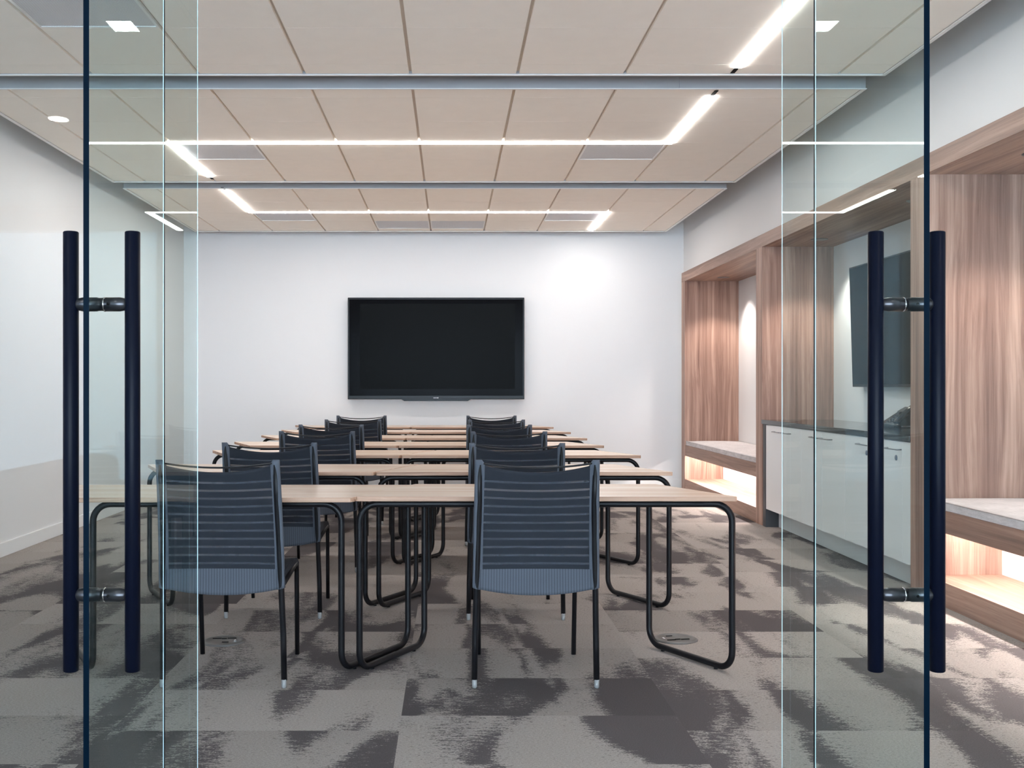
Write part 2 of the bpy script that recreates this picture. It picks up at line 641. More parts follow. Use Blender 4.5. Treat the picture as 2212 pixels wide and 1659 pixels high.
# lobby (behind the camera): side walls, back wall with glazing bays, lower ceiling
struct(bx('wall_lobby_left', (LX0 - .15, LX0, LY0, YF, 0, ZP), M['wall']), 'lobby wall on the left', 'wall')
struct(bx('wall_lobby_right', (LX1, LX1 + .15, LY0, YF, 0, ZP), M['wall']), 'lobby wall on the right', 'wall')
bm = BM()
box(bm, LX0, LX1, LY0 - .15, LY0, 2.75, ZP)
box(bm, LX0, LX1, LY0 - .15, LY0, 0, .25)
for xa, xb in ((LX0, LX0 + .2), (-2.95, -2.6), (0.8, 1.0), (3.1, 3.95), (4.55, LX1)):  # unseen bays; the middle openings are added to let in fill light
    box(bm, xa, xb, LY0 - .15, LY0, .25, 2.75)
struct(link('wall_lobby_back', bm, M['wall']), 'lobby window wall, middle bays opened for fill light', 'wall')
struct(bx('dimming_pane_right', (3.95, 4.55, LY0 - .09, LY0 - .08, .25, 2.75), M['glass_dim_dark']), 'unseen tinted pane added to dim the right lobby window', 'window')  # pane added to darken the right bay's reflection
struct(bx('dimming_pane_left', (LX0 + .2, -2.95, LY0 - .09, LY0 - .08, .25, 2.75), M['glass_dim_pale']), 'unseen grey pane added to dim the left lobby window', 'window')  # pane added to lower the left bay's sky brightness
struct(bx('ceiling_lobby', (LX0, LX1, LY0, YF - .05, 2.98, 3.02), M['tile']), 'lobby ceiling', 'ceiling')

# ------------------------------------------------------------------ hanging ceiling panels with tile joints
COLX = [-2.66, -2.05, -1.44, -.835, -.23, .38, .99, 1.60, 2.21]
CX0, CX1 = -2.94, 2.475
CLOUDS = [
    (3.30, 6.125, [3.50, 4.11, 4.72, 5.33, 5.94], 'tiled ceiling panel nearest the glass front'),
    (6.40, 9.345, [6.616, 7.226, 7.848, 8.446, 9.06], 'tiled ceiling panel in the middle of the room'),
    (9.63, 12.34, [9.765, 10.38, 10.99, 11.58, 12.15], 'tiled ceiling panel nearest the end wall'),
]
VENTS = {(0, -2.05, 4.72): 'wide', (1, -2.05, 7.848): '', (1, .99, 7.848): '', (2, -2.05, 10.99): '', (2, .99, 10.99): '',
         (2, -.835, 11.58): '', (2, -.23, 11.58): ''}
for ci, (y0, y1, joints, lab) in enumerate(CLOUDS):
    bm = BM()
    T = .012
    # backing board seen only in the slots
    box(bm, CX0 + T, CX1 - T, y0 + T, y1 - T, ZC + .016, ZC + .03, 1)
    xs = [CX0 + T] + COLX + [CX1 - T]
    ys = [y0 + T] + joints + [y1 - T]
    for xa, xb in zip(xs[:-1], xs[1:]):
        for ya, yb in zip(ys[:-1], ys[1:]):
            if any(k[0] == ci and abs(k[1] - xa) < .02 and abs(k[2] - ya) < .02 for k in VENTS):
                continue
            ga = .009 if xa in COLX else .002
            gb = .009 if xb in COLX else .002
            box(bm, xa + ga, xb - gb, ya + .0018, yb - .0018, ZC, ZC + .016, 0)
    cl = struct(link('ceiling_panel', bm, [M['tile'], M['slot']]), 'off-white ' + lab, 'ceiling panel')
    bm = BM()
    H = .20
    seam = 1.364
    box(bm, CX0, seam - .001, y0, y0 + T, ZC - .004, ZC + H)
    box(bm, seam + .001, CX1, y0, y0 + T, ZC - .004, ZC + H)
    box(bm, CX0, CX1, y1 - T, y1, ZC - .004, ZC + H)
    box(bm, CX0, CX0 + T, y0 + T, y1 - T, ZC - .004, ZC + H)
    box(bm, CX1 - T, CX1, y0 + T, y1 - T, ZC - .004, ZC + H)
    link('edge_fascia', bm, M['fascia'], cl)
    bm = BM()
    w = .022
    box(bm, CX0 - .006, CX1 + .006, y0 - .004, y0 + w * .6, ZC - .009, ZC - .004)
    box(bm, CX0 - .006, CX1 + .006, y1 - w * .6, y1 + .004, ZC - .009, ZC - .004)
    box(bm, CX0 - .006, CX0 + w * .7, y0 + w * .6, y1 - w * .6, ZC - .009, ZC - .004)
    box(bm, CX1 - w * .7, CX1 + .006, y0 + w * .6, y1 - w * .6, ZC - .009, ZC - .004)
    link('edge_lip', bm, M['trimw'], cl)
    for hx in (-2.4, -.2, 2.0):
        for hy in (y0 + .4, y1 - .4):
            tb('hanger_rod', [(hx, hy, ZC + .03), (hx, hy, ZP)], .004, M['steel'], cl, seg=6)

# perforated air panels set among the tiles
vent_lab = {
    (0, -2.05, 4.72): 'grey perforated air panel in the ceiling nearest the glass front, upper left',
    (1, -2.05, 7.848): 'grey perforated air panel in the middle ceiling, left of its pair',
    (1, .99, 7.848): 'grey perforated air panel in the middle ceiling, right of its pair',
    (2, -2.05, 10.99): 'grey air panel under the left end of the far light line',
    (2, .99, 10.99): 'grey air panel under the right end of the far light line',
    (2, -.835, 11.58): 'left of two adjoining grey air panels by the end wall',
    (2, -.23, 11.58): 'right of two adjoining grey air panels by the end wall',
}
vent0 = None
for (ci, vx, vy), _ in VENTS.items():
    js = CLOUDS[ci][2]
    nxt = [j for j in js if j > vy + .1]
    ly = (nxt[0] if nxt else CLOUDS[ci][1] - .012) - vy
    lx = COLX[COLX.index(vx) + 1] - vx
    v = thing('air_vent', vent_lab[(ci, vx, vy)], 'air vent', (vx + lx / 2, vy + ly / 2, ZC), 0, 'perforated air panels in the ceiling')
    bx('perforated_plate', (-lx / 2 + .018, lx / 2 - .018, -ly / 2 + .012, ly / 2 - .012, .004, .012), M['perf'], v)
    bm = BM()
    a, b = lx / 2 - .007, ly / 2 - .0012
    box(bm, -a, a, -b, -b + .014, 0, .014)
    box(bm, -a, a, b - .014, b, 0, .014)
    box(bm, -a, -a + .014, -b + .014, b - .014, 0, .014)
    box(bm, a - .014, a, -b + .014, b - .014, 0, .014)
    link('vent_frame', bm, M['trimw'], v)

# linear lights: a bent run of light set into each panel
LW = .022


def led_run(name, pts, label):
    """pts: corner points in plan; square-cornered strip of width 2*LW."""
    bm = BM()
    for i, ((xa, ya), (xb, yb)) in enumerate(zip(pts[:-1], pts[1:])):
        if abs(xa - xb) < 1e-6:
            lo, hi = sorted((ya, yb))
            if i > 0:
                lo, hi = (lo + LW, hi) if ya < yb else (lo, hi - LW)
            if i < len(pts) - 2:
                lo, hi = (lo, hi - LW) if ya < yb else (lo + LW, hi)
            box(bm, xa - LW, xa + LW, lo, hi, ZC - .007, ZC - .0002)
        else:
            lo, hi = sorted((xa, xb))
            box(bm, lo - LW, hi + LW, ya - LW, ya + LW, ZC - .007, ZC - .0002)
    root = thing(name, label, 'linear light', (pts[0][0], pts[0][1], ZC), 0, 'lines of light in the ceiling')
    o = link('light_lens', bm, M['led'], root)
    o.location = (-pts[0][0], -pts[0][1], -ZC)
    # black strip paints the shade of the open slot beyond the lens
    for (x, y), dy in ((pts[0], 1 if pts[0][1] > pts[1][1] else -1), (pts[-1], 1 if pts[-1][1] > pts[-2][1] else -1)):
        dy *= .55 if y > 12 else 1
        o2 = bx('slot_shade', (x - .012, x + .012, min(y, y + dy * .11), max(y, y + dy * .11), ZC - .003, ZC - .0003), M['slotblack'], root)
        o2.location = o.location
    return root


led_run('linear_light', [(1.60, 3.65), (1.60, 5.985)], 'straight glowing light line in the ceiling panel nearest the doors')
led_run('linear_light', [(1.60, 6.57), (1.60, 7.848), (-2.05, 7.848), (-2.05, 9.12)], 'long bent light line crossing the middle ceiling panel')
led_run('linear_light', [(-2.05, 9.72), (-2.05, 10.99), (1.60, 10.99), (1.60, 12.26)], 'bent light line in the far ceiling panel above the wall screen')

# ------------------------------------------------------------------ glass front: sidelights and two open doors
GT = .006


def glass_pane(name, x0, x1, y0, y1, z0, z1, near_axis, near_hi, mat, parent=None, near_mat=1):
    """Pane whose end faces along near_axis carry polished-edge materials."""
    bm = BM()
    fs = box(bm, x0, x1, y0, y1, z0, z1)
    for f in fs:
        f.normal_update()
        if abs(f.normal.z) > .9:
            f.material_index = 1
        elif abs(f.normal[near_axis]) > .9:
            c = f.calc_center_median()[near_axis]
            hi = c > ((x0 + x1) / 2 if near_axis == 0 else (y0 + y1) / 2)
            f.material_index = near_mat if hi == near_hi else 0
    o = link(name, bm, [mat, M['edge'], M['edge_glint']], parent)
    return o


GH = 2.795
for nm, xa, xb, hi, lab in (('window_1', XL + .005, -.82, True, 'fixed clear glass sidelight left of the doorway'),
                            ('window_2', 1.04, XF + .02, False, 'fixed clear glass sidelight right of the doorway')):
    w = glass_pane(nm, xa, xb, YF - GT, YF + GT, .008, GH, 0, hi, M['glass_side'])
    struct(w, lab, 'glass panel')
    xe, dx = (xb, -1) if hi else (xa, 1)
    o = bx('edge_glint_strip', (min(xe, xe + dx * .0022), max(xe, xe + dx * .0022), YF - GT - .0012, YF - GT - .0002, .008, GH), M['edge_glint'], w)  # white strip painted as the reflection inside the sidelight's edge
    o['label'] = 'pale strip painted as the reflection along the glass edge'
    bx('floor_channel', (xa, xb, YF - .02, YF + .02, 0, .006), M['steel'], w)


def pull_door(nm, xd, lab):
    d = glass_pane(nm, xd - GT, xd + GT, 2.20, 3.14, .012, 2.72, 1, False, M['glass'])
    struct(d, lab, 'glass door')
    s_ = 1 if xd < 0 else -1
    o = bx('edge_glint_strip', (xd + s_ * GT - .0009, xd + s_ * GT + .0009, 3.1405, 3.143, .012, 2.72), M['edge_glint'], d)  # pale sliver painted as light caught by the hinge-side edge
    o['label'] = 'pale strip painted as the reflection along the glass edge'
    yh, rr = 2.298, .0163
    for s in (-1, 1):
        bm = BM()
        lathe(bm, [(0, .588), (rr - .002, .588), (rr, .590), (rr, 1.528), (rr - .002, 1.530), (0, 1.530)], (xd + s * .066, yh, 0), 2, 32)
        link('pull_bar', bm, M['handle'], d)
    for z in (.752, 1.374):
        bm = BM()
        R = .0152
        for s in (-1, 1):
            pr = [(0, 0), (R - .0012, 0), (R - .0012, GT + .003), (R, GT + .003), (R, .040), (R * .86, .050), (R * .6, .055), (0, .055)]
            lathe(bm, [(r, h * s) for r, h in pr], (xd, yh, z), 0, 24)
        so = link('handle_standoff', bm, M['standoff'], d)
        bm = BM()
        for s in ((1,) if xd < 0 else (-1,)):
            lathe(bm, [(0, s * GT), (R + .0006, s * GT), (R + .0006, s * (GT + .0018)), (0, s * (GT + .0018))], (xd, yh, z), 0, 24)
        link('chrome_ring', bm, M['chrome'], so)
        bm = BM()
        lathe(bm, [(0, 0), (.0032, 0), (.0032, -.0012), (0, -.0012)], (xd + .018, yh - R + .0006, z), 1, 12)
        link('set_screw', bm, M['slotblack'], so)
    bx('floor_pivot', (xd - .02, xd + .02, 2.98, 3.14, 0, .05), M['steel'], d, bevel=.003)
    return d


pull_door('door_1', -.748, 'left glass door standing open with tall black pull bars')
pull_door('door_2', .976, 'right glass door standing open with tall black pull bars')

# ------------------------------------------------------------------ walnut surround with three alcoves
ZT, ZH = 2.500, 2.392          # top of header, underside
XB = 3.285                     # alcove back
POSTS = [(12.245, 12.415), (9.205, 9.388), (6.05, 6.232), (3.085, 3.19)]
sur = thing('alcove_surround', 'walnut veneer surround framing the bench alcoves and cabinets along the right wall', 'built-in surround', (XF, 7.75, 0))


def part(name, dims, mat, parent, bevel=0.0):
    o = bx(name, dims, mat, parent, bevel)
    o.location = -Vector(parent.location)
    return o


part('header_board', (XF, XF + .035, POSTS[3][0], POSTS[0][1], ZH, ZT), M['walnut_h'], sur, .001)
part('top_board', (XF + .035, XB + .02, POSTS[3][0], POSTS[0][1], ZH + .02, ZT - .012), M['walnut_h'], sur)
for i, (ya, yb) in enumerate(POSTS):
    part('upright', (XF, XB + .02, ya, yb, 0, ZH), M['walnut_v'], sur, .001)
for (ya, yb), lab in (((9.388, 12.245), 0), ((6.232, 9.205), 1), ((3.19, 6.05), 2)):
    part('soffit_panel', (XF + .035, XB, ya, yb, ZH, ZH + .018), M['walnut_h'], sur)
    o = part('back_panel', (XB, XB + .02, ya, yb, 0, ZH), M['wall'], sur)
    o['label'] = 'white alcove back panel'

# benches
bench0 = None
for (ya, yb, lab, clab, k) in ((9.388, 12.245, 'walnut bench built into the far alcove, glowing underneath', 'light grey bench cushion in the far alcove by the end wall', 'far'),
                               (3.19, 6.05, 'walnut bench built into the near alcove beside the glass front', 'light grey bench cushion in the near alcove by the right-hand glass door', 'near')):
    b = thing('built_in_bench', lab, 'bench', (2.98, (ya + yb) / 2, 0), 0, 'benches in the walnut alcoves')
    part('front_rail', (XF + .004, XF + .032, ya, yb, .400, .521), M['walnut_h'], b, .001)
    part('seat_board', (XF + .032, XB, ya, yb, .490, .521), M['walnut_h'], b)
    part('plinth', (XF + .004, XF + .028, ya, yb, 0, .133), M['walnut_h'], b, .001)
    part('shelf_board', (XF + .028, 3.109, ya, yb, .110, .133), M['walnut_h'], b)
    o = part('recess_back', (3.109, 3.125, ya, yb, .133, .490), M['wall'], b)
    o['label'] = 'white panel behind the bench recess'
    o = part('light_strip', (2.855, 2.872, ya + .03, yb - .03, .478, .488), M['warmled'], b)
    o['label'] = 'glowing light strip under the bench'
    # cushion: boxed pad with a soft crowned top
    bm = BM()
    nx, ny = 14, 40
    x0, x1 = XF + .012, XB - .004
    y0, y1 = ya + .006, yb - .006
    top, bot = {}, {}
    for i in range(nx + 1):
        for j in range(ny + 1):
            a, c = i / nx, j / ny
            ee = min(a, 1 - a) * (x1 - x0)
            ef = min(c, 1 - c) * (y1 - y0)
            crown = .014 * (1 - math.exp(-ee / .10)) * (1 - math.exp(-ef / .10))
            top[i, j] = bm.verts.new((x0 + a * (x1 - x0), y0 + c * (y1 - y0), .566 + crown))
            if i in (0, nx) or j in (0, ny):
                bot[i, j] = bm.verts.new((x0 + a * (x1 - x0), y0 + c * (y1 - y0), .522))
    for i in range(nx):
        for j in range(ny):
            bm.faces.new((top[i, j], top[i + 1, j], top[i + 1, j + 1], top[i, j + 1])).smooth = True
    rim = [(i, 0) for i in range(nx)] + [(nx, j) for j in range(ny)] + [(i, ny) for i in range(nx, 0, -1)] + [(0, j) for j in range(ny, 0, -1)]
    for p, q in zip(rim, rim[1:] + rim[:1]):
        bm.faces.new((bot[p], bot[q], top[q], top[p]))
    bm.faces.new([bot[p] for p in rim[::-1]])
    cu = link('bench_cushion', bm, M['cushion'])
    tag(cu, clab, 'cushion', 'cushions on the alcove benches')
    tb_pts = [(x0 + .001, y0 + .004, .566), (x0 + .001, y1 - .004, .566)]
    tb('piping', tb_pts, .0035, M['cushion'], cu, seg=8)

# recessed downlights in the alcove soffits
dl_spots = [(11.80, 'round recessed downlight over the far bench, towards the end wall'), (9.85, 'round recessed downlight over the far bench, towards the cabinets'),
            (8.73, 'round recessed downlight over the cabinets, at their far end'), (6.90, 'round recessed downlight over the cabinets, at their near end'),
            (5.50, 'round recessed downlight over the near bench, towards the cabinets'), (3.75, 'round recessed downlight over the near bench, towards the glass front')]
dl0 = None
for i, (y, lab) in enumerate(dl_spots):
    if dl0 is None:
        d = dl0 = thing('recessed_downlight', lab, 'downlight', (3.0, y, ZH), 0, 'downlights in the alcove soffits')
        bm = BM()
        lathe(bm, [(.066, -.004), (.066, 0.0), (.052, 0.0), (.050, -.003), (.064, -.006)], (0, 0, 0), 2, 28)
        link('trim_ring', bm, M['steel'], d)
        bm = BM()
        lathe(bm, [(0, -.0015), (.050, -.0015), (.050, 0), (0, 0)], (0, 0, 0), 2, 24)
        link('lens', bm, M['downled'], d)
    else:
        d = copy_tree(dl0)
        d.location = (3.0, y, ZH)
        d['label'] = lab
    ld = bpy.data.lights.new('downlight_beam', 'SPOT')
    ld.energy = 60
    ld.color = (1.0, 0.90, 0.82)
    ld.spot_size = math.radians(104)
    ld.spot_blend = .55
    ld.shadow_soft_size = .045
    lo = bpy.data.objects.new('downlight_beam', ld)
    COL.objects.link(lo)
    lo.location = (3.0, y, ZH - .012)

# ------------------------------------------------------------------ cabinets, worktop, things on it
CY = [9.095 - .4575 * i for i in range(7)]
XD = 2.672


def cabinet(i, lab, locks):
    ya, ym, yb = CY[2 * i + 2], CY[2 * i + 1], CY[2 * i]
    c = thing('base_cabinet', lab, 'cabinet', (2.95, ym, 0), 0, 'white cabinets under the dark worktop')
    part('carcass', (XD + .020, XB - .002, ya + .001, yb - .001, .150, .872), M['cabinet'], c)
    part('toe_kick', (2.78, 2.80, ya, yb, 0, .150), M['cabinet'], c)
    for (y0, y1, side) in ((ym, yb, locks[0]), (ya, ym, locks[1])):
        d = part('door', (XD, XD + .018, y0 + .0015, y1 - .0015, .155, .868), M['cabinet'], c, .001)
        ha = y0 + .012 if side == 'near' or side == 'near_lock' else y1 - .205
        bm = BM()
        pts = fillet([(XD, ha, .820), (XD - .030, ha, .820), (XD - .030, ha + .193, .820), (XD, ha + .193, .820)], .006, False, 4)
        tube(bm, pts, .0042, seg=8)
        link('bar_handle', bm, M['steel'], d)
        if side == 'near_lock':
            bm = BM()
            lathe(bm, [(0, 0), (.017, 0), (.015, -.004), (0, -.004)], (XD, y0 + .085, .768), 0, 20)
            link('door_lock', bm, M['lock'], d)
    return c


cabinet(0, 'white two-door base cabinet at the far end of the row, by the dark end panel', ('near', 'far'))
cabinet(1, 'white two-door base cabinet in the middle of the row', ('near', 'far'))
cabinet(2, 'white two-door base cabinet with round locks, below the telephone', ('near_lock', 'near_lock'))
part('filler', (XD, XD + .018, 6.236, CY[6] - .001, .155, .868), M['cabinet'], bpy.data.objects['base_cabinet.002'])
part('toe_kick', (2.78, 2.80, 6.236, CY[6], 0, .150), M['cabinet'], bpy.data.objects['base_cabinet.002'])

wt = thing('worktop', 'glossy dark worktop over the white cabinets, with a dark end panel', 'worktop', (2.97, 7.72, 0))
part('counter_slab', (XF - .006, XB - .002, 6.234, 9.203, .873, .909), M['counter'], wt, .0015)
bm = BM()
prism(bm, [(XF, .155), (2.766, .155), (2.766, 0), (XB - .01, 0), (XB - .01, .872), (XF, .872)], 9.100, 9.172, axis=1)
o = link('end_panel', bm, M['endpanel'], wt)
o.location = -Vector(wt.location)
bm = BM()
box(bm, XF, 2.766, 9.100, 9.172, 0, .155)
o = link('end_panel_foot', bm, M['endpanel'], wt)
o.location = -Vector(wt.location)

# television over the worktop
tv2 = thing('television', 'black television on the alcove wall above the cabinets, seen through the right-hand door', 'television', (3.225, 7.715, 1.19))
tv2.rotation_euler = (0, math.radians(-1.7), 0)
bx('screen_frame', (-.020, .030, -.845, .845, 0, .95), M['tvframe'], tv2, .003)
bx('screen_glass', (-.0225, -.0195, -.832, .832, .022, .938), M['tvglass'], tv2)
bx('wall_bracket', (.028, .052, -.2, .2, .3, .65), M['black'], tv2)

# telephone
ph = thing('telephone', 'black desk telephone on the dark worktop above the locked doors', 'telephone', (3.135, 7.42, .909), math.radians(8))
bm = BM()
prism(bm, [(-.105, 0), (.11, 0), (.115, .03), (.100, .135), (.080, .140), (-.105, .030)], -.075, .125, axis=1)
bmesh.ops.bevel(bm, geom=bm.edges[:], offset=.005, segments=2, affect='EDGES')
link('phone_body', bm, M['phone'], ph)
bm = BM()
n = 18
hp = []
for k in range(n + 1):
    t = k / n
    hp.append((-.118 + .215 * t, -.100, .030 + .120 * t + .050 * math.sin(PI * t)))
tube(bm, hp, lambda t: .015 + .008 * (abs(2 * t - 1) ** 3), seg=14)
lathe(bm, [(0, -.028), (.026, -.028), (.030, -.012), (.022, .0), (0, .0)], (-.110, -.100, .034), 2, 16)
lathe(bm, [(0, -.035), (.026, -.035), (.030, -.015), (.022, .0), (0, .0)], (.092, -.100, .152), 2, 16)
link('handset', bm, M['phone'], ph)
bm = BM()
prism(bm, [(.010, .108), (.070, .139), (.068, .143), (.008, .112)], -.03, .10, axis=1)
link('phone_display', bm, M['phone_grey'], ph)
for a_ in range(4):
    for b_ in range(3):
        cx, cy = -.085 + .022 * a_, -.005 + .034 * b_
        zc = .030 + (cx + .105) / .185 * .110
        bx('key', (cx - .008, cx + .008, cy - .011, cy + .011, zc - .006, zc + .005), M['phone'], ph, .002, 1)
tb('chrome_edge', fillet([(-.098, -.0765, .012), (.108, -.0765, .012)], .02), .003, M['chrome'], ph, seg=8)

# ------------------------------------------------------------------ big wall screen
ts = thing('wall_screen', 'very large black flat screen on the white end wall', 'television', (-.173, YB, 0))
yf = -.15
bm = BM()
box(bm, -1.030, 1.030, yf + .004, -.04, 1.040, 2.227, bevel=.006)
link('screen_frame', bm, M['tvframe'], ts)
bm = BM()
prism(bm, [(-.42, 1.048), (.42, 1.048), (.37, 1.020), (-.37, 1.020)], yf + .004, -.06, axis=1)
link('bottom_lip', bm, M['tvframe'], ts)
bx('bezel_glass', (-1.012, 1.012, yf + .0005, yf + .0045, 1.082, 2.205), M['tvglass'], ts)
bx('display_area', (-.888, .918, yf - .0005, yf + .001, 1.160, 2.153), M['screen'], ts)
bx('wall_mount', (-.4, .4, -.045, 0, 1.35, 1.9), M['black'], ts)
bm = BM()
lx = -.03
for k in range(5):
    wk = .0075
    box(bm, lx, lx + wk, yf + .001, yf + .0042, 1.0545, 1.0605)
    lx += wk + .0022
box(bm, lx, lx + .008, yf + .001, yf + .0042, 1.0525, 1.0625)
link('maker_mark', bm, M['logo'], ts)

# ------------------------------------------------------------------ trapezoid tables on bent tube frames
TD, TLONG, TSHORT, TZ, TT = .575, 1.59, 1.125, .741, .0195


def make_table():
    t = thing('training_table', 'table', 'table')
    bm = BM()
    a, b, h = TLONG / 2, TSHORT / 2, TD / 2
    poly = rounded_poly([(-a, -h), (a, -h), (b, h), (-b, h)], .012, 4)
    prism(bm, poly, TZ - TT, TZ, 1, 0)
    bmesh.ops.recalc_face_normals(bm, faces=bm.faces[:])
    es = [e for e in bm.edges if abs(e.verts[0].co.z - e.verts[1].co.z) < 1e-5]
    r = bmesh.ops.bevel(bm, geom=es, offset=.0015, segments=1, affect='EDGES')
    for f in r['faces']:
        f.material_index = 1
    link('tabletop', bm, [M['oak'], M['ply']], t)
    R = .0137
    zt, zb = TZ - TT - R, .004 + R
    yf_, yr = -h + .032, h - .072
    xf_, xr = .775, .517
    loop = [(-xf_, yf_, zt), (xf_, yf_, zt), (xf_, yf_, zb), (xr, yr, zb), (xr, yr, zt), (-xr, yr, zt), (-xr, yr, zb), (-xf_, yf_, zb)]
    tb('tube_frame', fillet(loop, .074, True, 8), R, M['black'], t, closed=True, seg=14)
    for s in (-1, 1):
        for f in (.18, .82):
            px, py = xf_ + (xr - xf_) * f, yf_ + (yr - yf_) * f
            bm = BM()
            lathe(bm, [(0, 0), (.009, 0), (.009, .006), (0, .006)], (s * px, py, 0), 2, 12)
            link('foot_pad', bm, M['black'], t)
    return t


ordn = ['first', 'second', 'third', 'fourth', 'fifth', 'sixth']
#        right centre x, right front y, left front y
ROWS = [(.395, 4.430, 4.392), (.390, 5.695, 5.695), (.463, 7.060, 7.060), (.385, 8.215, 8.215), (.402, 9.360, 9.360), (.395, 10.58, 10.58), (.350, 11.88, 11.88)]
table0 = make_table()
first = True
for r, (cx, fy, ly) in enumerate(ROWS):
    where = ('row nearest the glass doors' if r == 0 else 'last row, below the wall screen' if r == 6 else ordn[r] + ' row from the glass doors')
    o = table0 if first else copy_tree(table0)
    first = False
    o.location = (cx, fy + TD / 2, 0)
    tag(o, 'oak-topped trapezoid table on black tubes, right half of the ' + where, 'table', 'tables in rows')
    o = copy_tree(table0)
    o.location = (cx - TLONG / 2 - .010 - TSHORT / 2, ly + TD / 2, 0)
    o.rotation_euler = (0, 0, PI)
    tag(o, 'oak-topped trapezoid table on black tubes, left half of the ' + where, 'table', 'tables in rows')


# ------------------------------------------------------------------ chairs
def make_chair():
    c = thing('mesh_chair', 'chair', 'chair')

    def hw(z):
        return .2515 - .0095 * (z - .40) / .51

    def yb(z):
        t = (z - .40) / .51
        return -.292 - .030 * t - .048 * t * t

    us = [0, .006, .018, .035, .055, .072, .085] + [.085 + .83 * k / 22 for k in range(1, 22)] + [.915, .928, .945, .965, .982, .994, 1]
    nv = 40
    bm = BM()
    uvl = bm.loops.layers.uv.new('UVMap')
    info = {}
    layers = []
    for side in (-1, 1):
        grid = []
        for j in range(nv + 1):
            row = []
            t = j / nv
            for u in us:
                s = abs(2 * u - 1)
                e = min(u, 1 - u)
                zt = .912 if e < .060 else (.912 - (.912 - .888) * min(1, (e - .060) / .025) if e < .085 else .888 - .027 * (1 - (s / .83) ** 2))
                zb = .402 - .034 * (1 - s * s)
                z = zb + t * (zt - zb)
                x = (2 * u - 1) * hw(z)
                thick = .0145 * math.sqrt(max(0, 1 - ((e - .035) / .035) ** 2)) if e < .07 else .0032
                thick = max(thick, .0032 if e > .04 else 0.0)
                if t > .965 and e < .07:
                    thick *= math.sqrt(max(0, 1 - ((t - .965) / .035) ** 2)) * .8 + .2
                bow = .030 * (1 - s * s) * (.35 + .65 * math.sin(PI * min(1, t * .9 + .1)))
                v = bm.verts.new((x, yb(z) + bow + side * thick, z))
                info[v] = (u, z + .015 * (1 - s * s) * t ** 1.5)
                row.append(v)
            grid.append(row)
        layers.append(grid)
        for j in range(nv):
            for i in range(len(us) - 1):
                f = bm.faces.new((grid[j][i], grid[j][i + 1], grid[j + 1][i + 1], grid[j + 1][i]))
                f.smooth = True
    A, B = layers
    n = len(us)
    for j in range(nv):
        for i in (0, n - 1):
            bm.faces.new((A[j][i], B[j][i], B[j + 1][i], A[j + 1][i])).smooth = True
    for i in range(n - 1):
        for j in (0, nv):
            bm.faces.new((A[j][i], A[j][i + 1], B[j][i + 1], B[j][i]))
    for f in bm.faces:
        for lp in f.loops:
            lp[uvl].uv = info[lp.vert]
    bmesh.ops.remove_doubles(bm, verts=bm.verts[:], dist=1e-5)
    link('backrest', bm, M['knit'], c)
    # rod between the sleeve tops
    pts = []
    for k in range(17):
        s = 2 * k / 16 - 1
        pts.append((s * .226, yb(.90) + .012 * (1 - s * s), .880 + .020 * s * s))
    tb('top_rod', pts, .0038, M['black'], c, seg=8)
    # seat
    bm = BM()
    ny, nx = 16, 12
    tp, bt = [], []
    for j in range(ny + 1):
        t = j / ny
        y = -.255 + .505 * t
        w = .232 - .010 * t
        z = .437 + .012 * math.sin(PI * t) - .030 * max(0, (t - .82) / .18) ** 2
        ra, rb = [], []
        for i in range(nx + 1):
            s = 2 * i / nx - 1
            zz = z + .010 * (s * s - .5)
            ra.append(bm.verts.new((s * w, y, zz)))
            rb.append(bm.verts.new((s * w, y, zz - .026 - .016 * (1 - s * s) * (1 - t))))
        tp.append(ra)
        bt.append(rb)
    for j in range(ny):
        for i in range(nx):
            bm.faces.new((tp[j][i], tp[j][i + 1], tp[j + 1][i + 1], tp[j + 1][i])).smooth = True
            bm.faces.new((bt[j][i], bt[j + 1][i], bt[j + 1][i + 1], bt[j][i + 1])).smooth = True
        for i in (0, nx):
            bm.faces.new((tp[j][i], tp[j + 1][i], bt[j + 1][i], bt[j][i]))
    for i in range(nx):
        for j in (0, ny):
            bm.faces.new((tp[j][i], tp[j][i + 1], bt[j][i + 1], bt[j][i]))
    link('seat', bm, M['seatfab'], c)
    for s in (-1, 1):
        xt = hw(.85) - .0175
        xm = hw(.40) - .0165
        pts = fillet([(s * .2425, -.270, .030), (s * .2400, -.272, .20), (s * xm, yb(.40), .40), (s * (xt + .004), yb(.60), .60), (s * xt, yb(.75), .75), (s * xt, yb(.895), .895)], .4, False, 6)
        lg = tb('leg', pts, .0122, M['black'], c, seg=12)
        bm = BM()
        lathe(bm, [(0, 0), (.0085, 0), (.0105, .006), (.0105, .034), (0, .034)], (s * .2425, -.2735, 0), 2, 14)
        g = link('glide', bm, M['clear'], lg)
        g['label'] = 'pale plastic glide'
        pts = fillet([(s * .238, -.270, .410), (s * .215, .225, .418), (s * .212, .262, .0)], .045, False, 8)
        lg = tb('leg', pts, .0105, M['black'], c, seg=12)
    return c


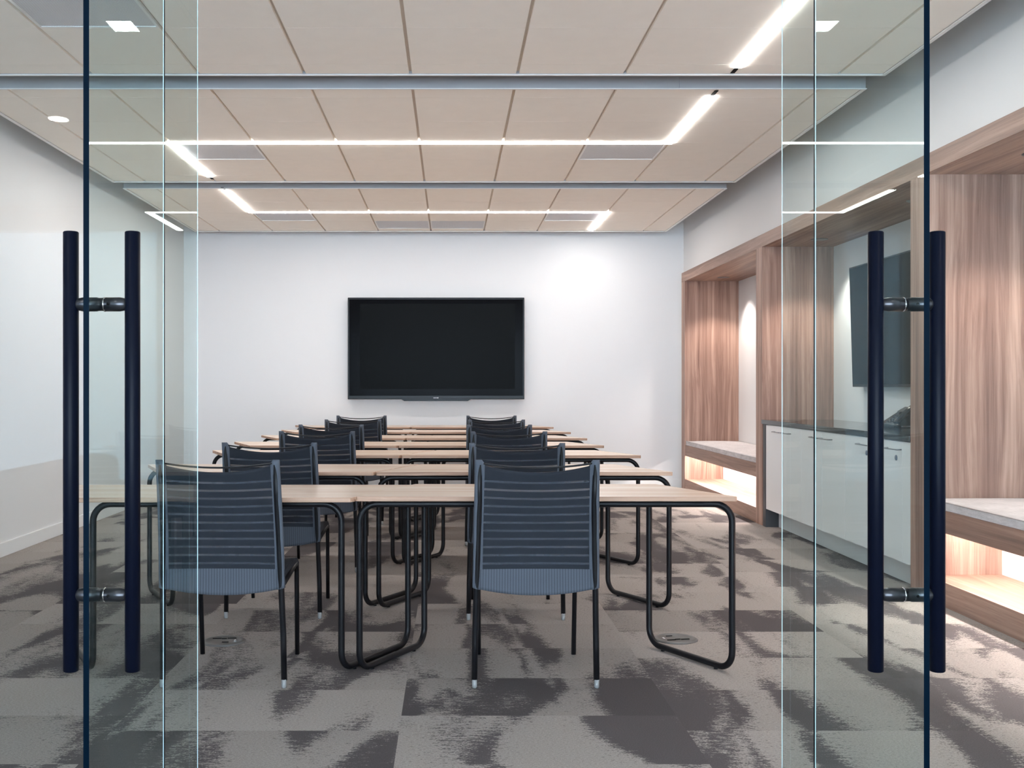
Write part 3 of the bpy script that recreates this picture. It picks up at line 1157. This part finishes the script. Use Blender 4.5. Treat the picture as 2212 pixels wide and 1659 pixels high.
#         x,     back-top y,  yaw
CH_R = [(.336, 4.160, 0.0), (.333, 5.395, 0), (.366, 6.760, .0), (.358, 7.925, 0), (.388, 9.11, 0), (.392, 10.35, 0)]
CH_L = [(-.902, 4.165, -.012), (-.912, 5.43, -.02), (-.846, 6.80, -.01), (-.884, 7.95, -.01), (-.834, 9.14, 0), (-.862, 10.35, 0)]
chair0 = make_chair()
first = True
for side, lst in (('right-hand', CH_R), ('left-hand', CH_L)):
    for i, (x, y, yaw) in enumerate(lst):
        o = chair0 if first else copy_tree(chair0)
        first = False
        o.location = (x, y + .370, 0)
        o.rotation_euler = (0, 0, yaw)
        pos = 'nearest the glass doors' if i == 0 else 'farthest from the glass doors' if i == 5 else ordn[i] + ' from the glass doors'
        tag(o, 'grey mesh-backed chair in the %s column, %s' % (side, pos), 'chair', 'chairs at the tables')

# ------------------------------------------------------------------ floor boxes
fb0 = None
for x, y, lab, rz in ((1.062, 5.075, 'round metal floor box under the right table nearest the glass doors', .2), (-1.067, 5.03, 'round metal floor box under the left table nearest the glass doors', PI + .05)):
    if fb0 is None:
        f = fb0 = thing('floor_box', lab, 'floor box', (x, y, 0), rz, 'round floor boxes')
        bm = BM()
        lathe(bm, [(0, 0), (.104, 0), (.105, .002), (.096, .007), (.078, .008), (.076, .006), (0, .006)], (0, 0, 0), 2, 40)
        link('cover_ring', bm, M['floorbox'], f)
        bm = BM()
        box(bm, -.055, -.015, -.040, -.030, .005, .0085)
        box(bm, -.012, .012, -.034, -.024, .005, .0085)
        box(bm, .014, .055, -.040, -.030, .005, .0085)
        box(bm, -.030, .000, .036, .044, .005, .0085)
        link('cable_slot', bm, M['slotblack'], f)
        bm = BM()
        box(bm, -.062, -.052, -.012, .016, .005, .0078)
        link('latch', bm, M['chrome'], f)
    else:
        f = copy_tree(fb0)
        f.location = (x, y, 0)
        f.rotation_euler = (0, 0, rz)
        f['label'] = lab

# ------------------------------------------------------------------ lobby lamps (mirrored in the glass front)
lamp_lab = [((-1.62, .84), 'square lamp in the lobby ceiling, mirrored at the upper left of the glass'), ((1.83, .84), 'square lamp in the lobby ceiling, mirrored at the upper right of the glass')]
for (x, y), lab in lamp_lab:
    l = thing('square_downlight', lab, 'downlight', (x, y, 2.98), 0, 'square lobby downlights')
    bx('lens', (-.062, .062, -.07, .07, -.004, -.001), M['lobbyled'], l)
    bm = BM()
    for d in ((-.078, .078, -.086, -.07), (-.078, .078, .07, .086), (-.078, -.062, -.07, .07), (.062, .078, -.07, .07)):
        box(bm, *d, -.006, 0)
    link('lamp_frame', bm, M['trimw'], l)
l = thing('round_downlight', 'round lamp in the lobby ceiling, mirrored in the left sidelight', 'downlight', (-2.62, -1.02, 2.98))
bm = BM()
lathe(bm, [(0, -.003), (.062, -.003), (.062, 0), (0, 0)], (0, 0, 0), 2, 24)
link('lens', bm, M['lobbyled'], l)

# sofa in the lobby, mirrored in the left sidelight; its back faces the room axis
sf = thing('lobby_sofa', 'grey lobby sofa, mirrored as a low shape in the left sidelight', 'sofa', (-2.45, .50, 0))
bx('sofa_base', (-.42, .42, -.86, .86, .12, .40), M['sofa'], sf, .03)
bx('sofa_back', (.22, .45, -.88, .88, .40, .79), M['sofa'], sf, .06, 3)
for s_ in (-1, 1):
    bx('armrest', (-.42, .24, s_ * .78 - .09, s_ * .78 + .09, .40, .60), M['sofa'], sf, .04, 3)
    bx('seat_cushion', (-.40, .21, s_ * .345 - .335, s_ * .345 + .335, .401, .52), M['sofa'], sf, .03, 3)
    for t_ in (-1, 1):
        tb('leg', [(t_ * .36, s_ * .78, 0), (t_ * .36, s_ * .78, .125)], .02, M['black'], sf, seg=10)
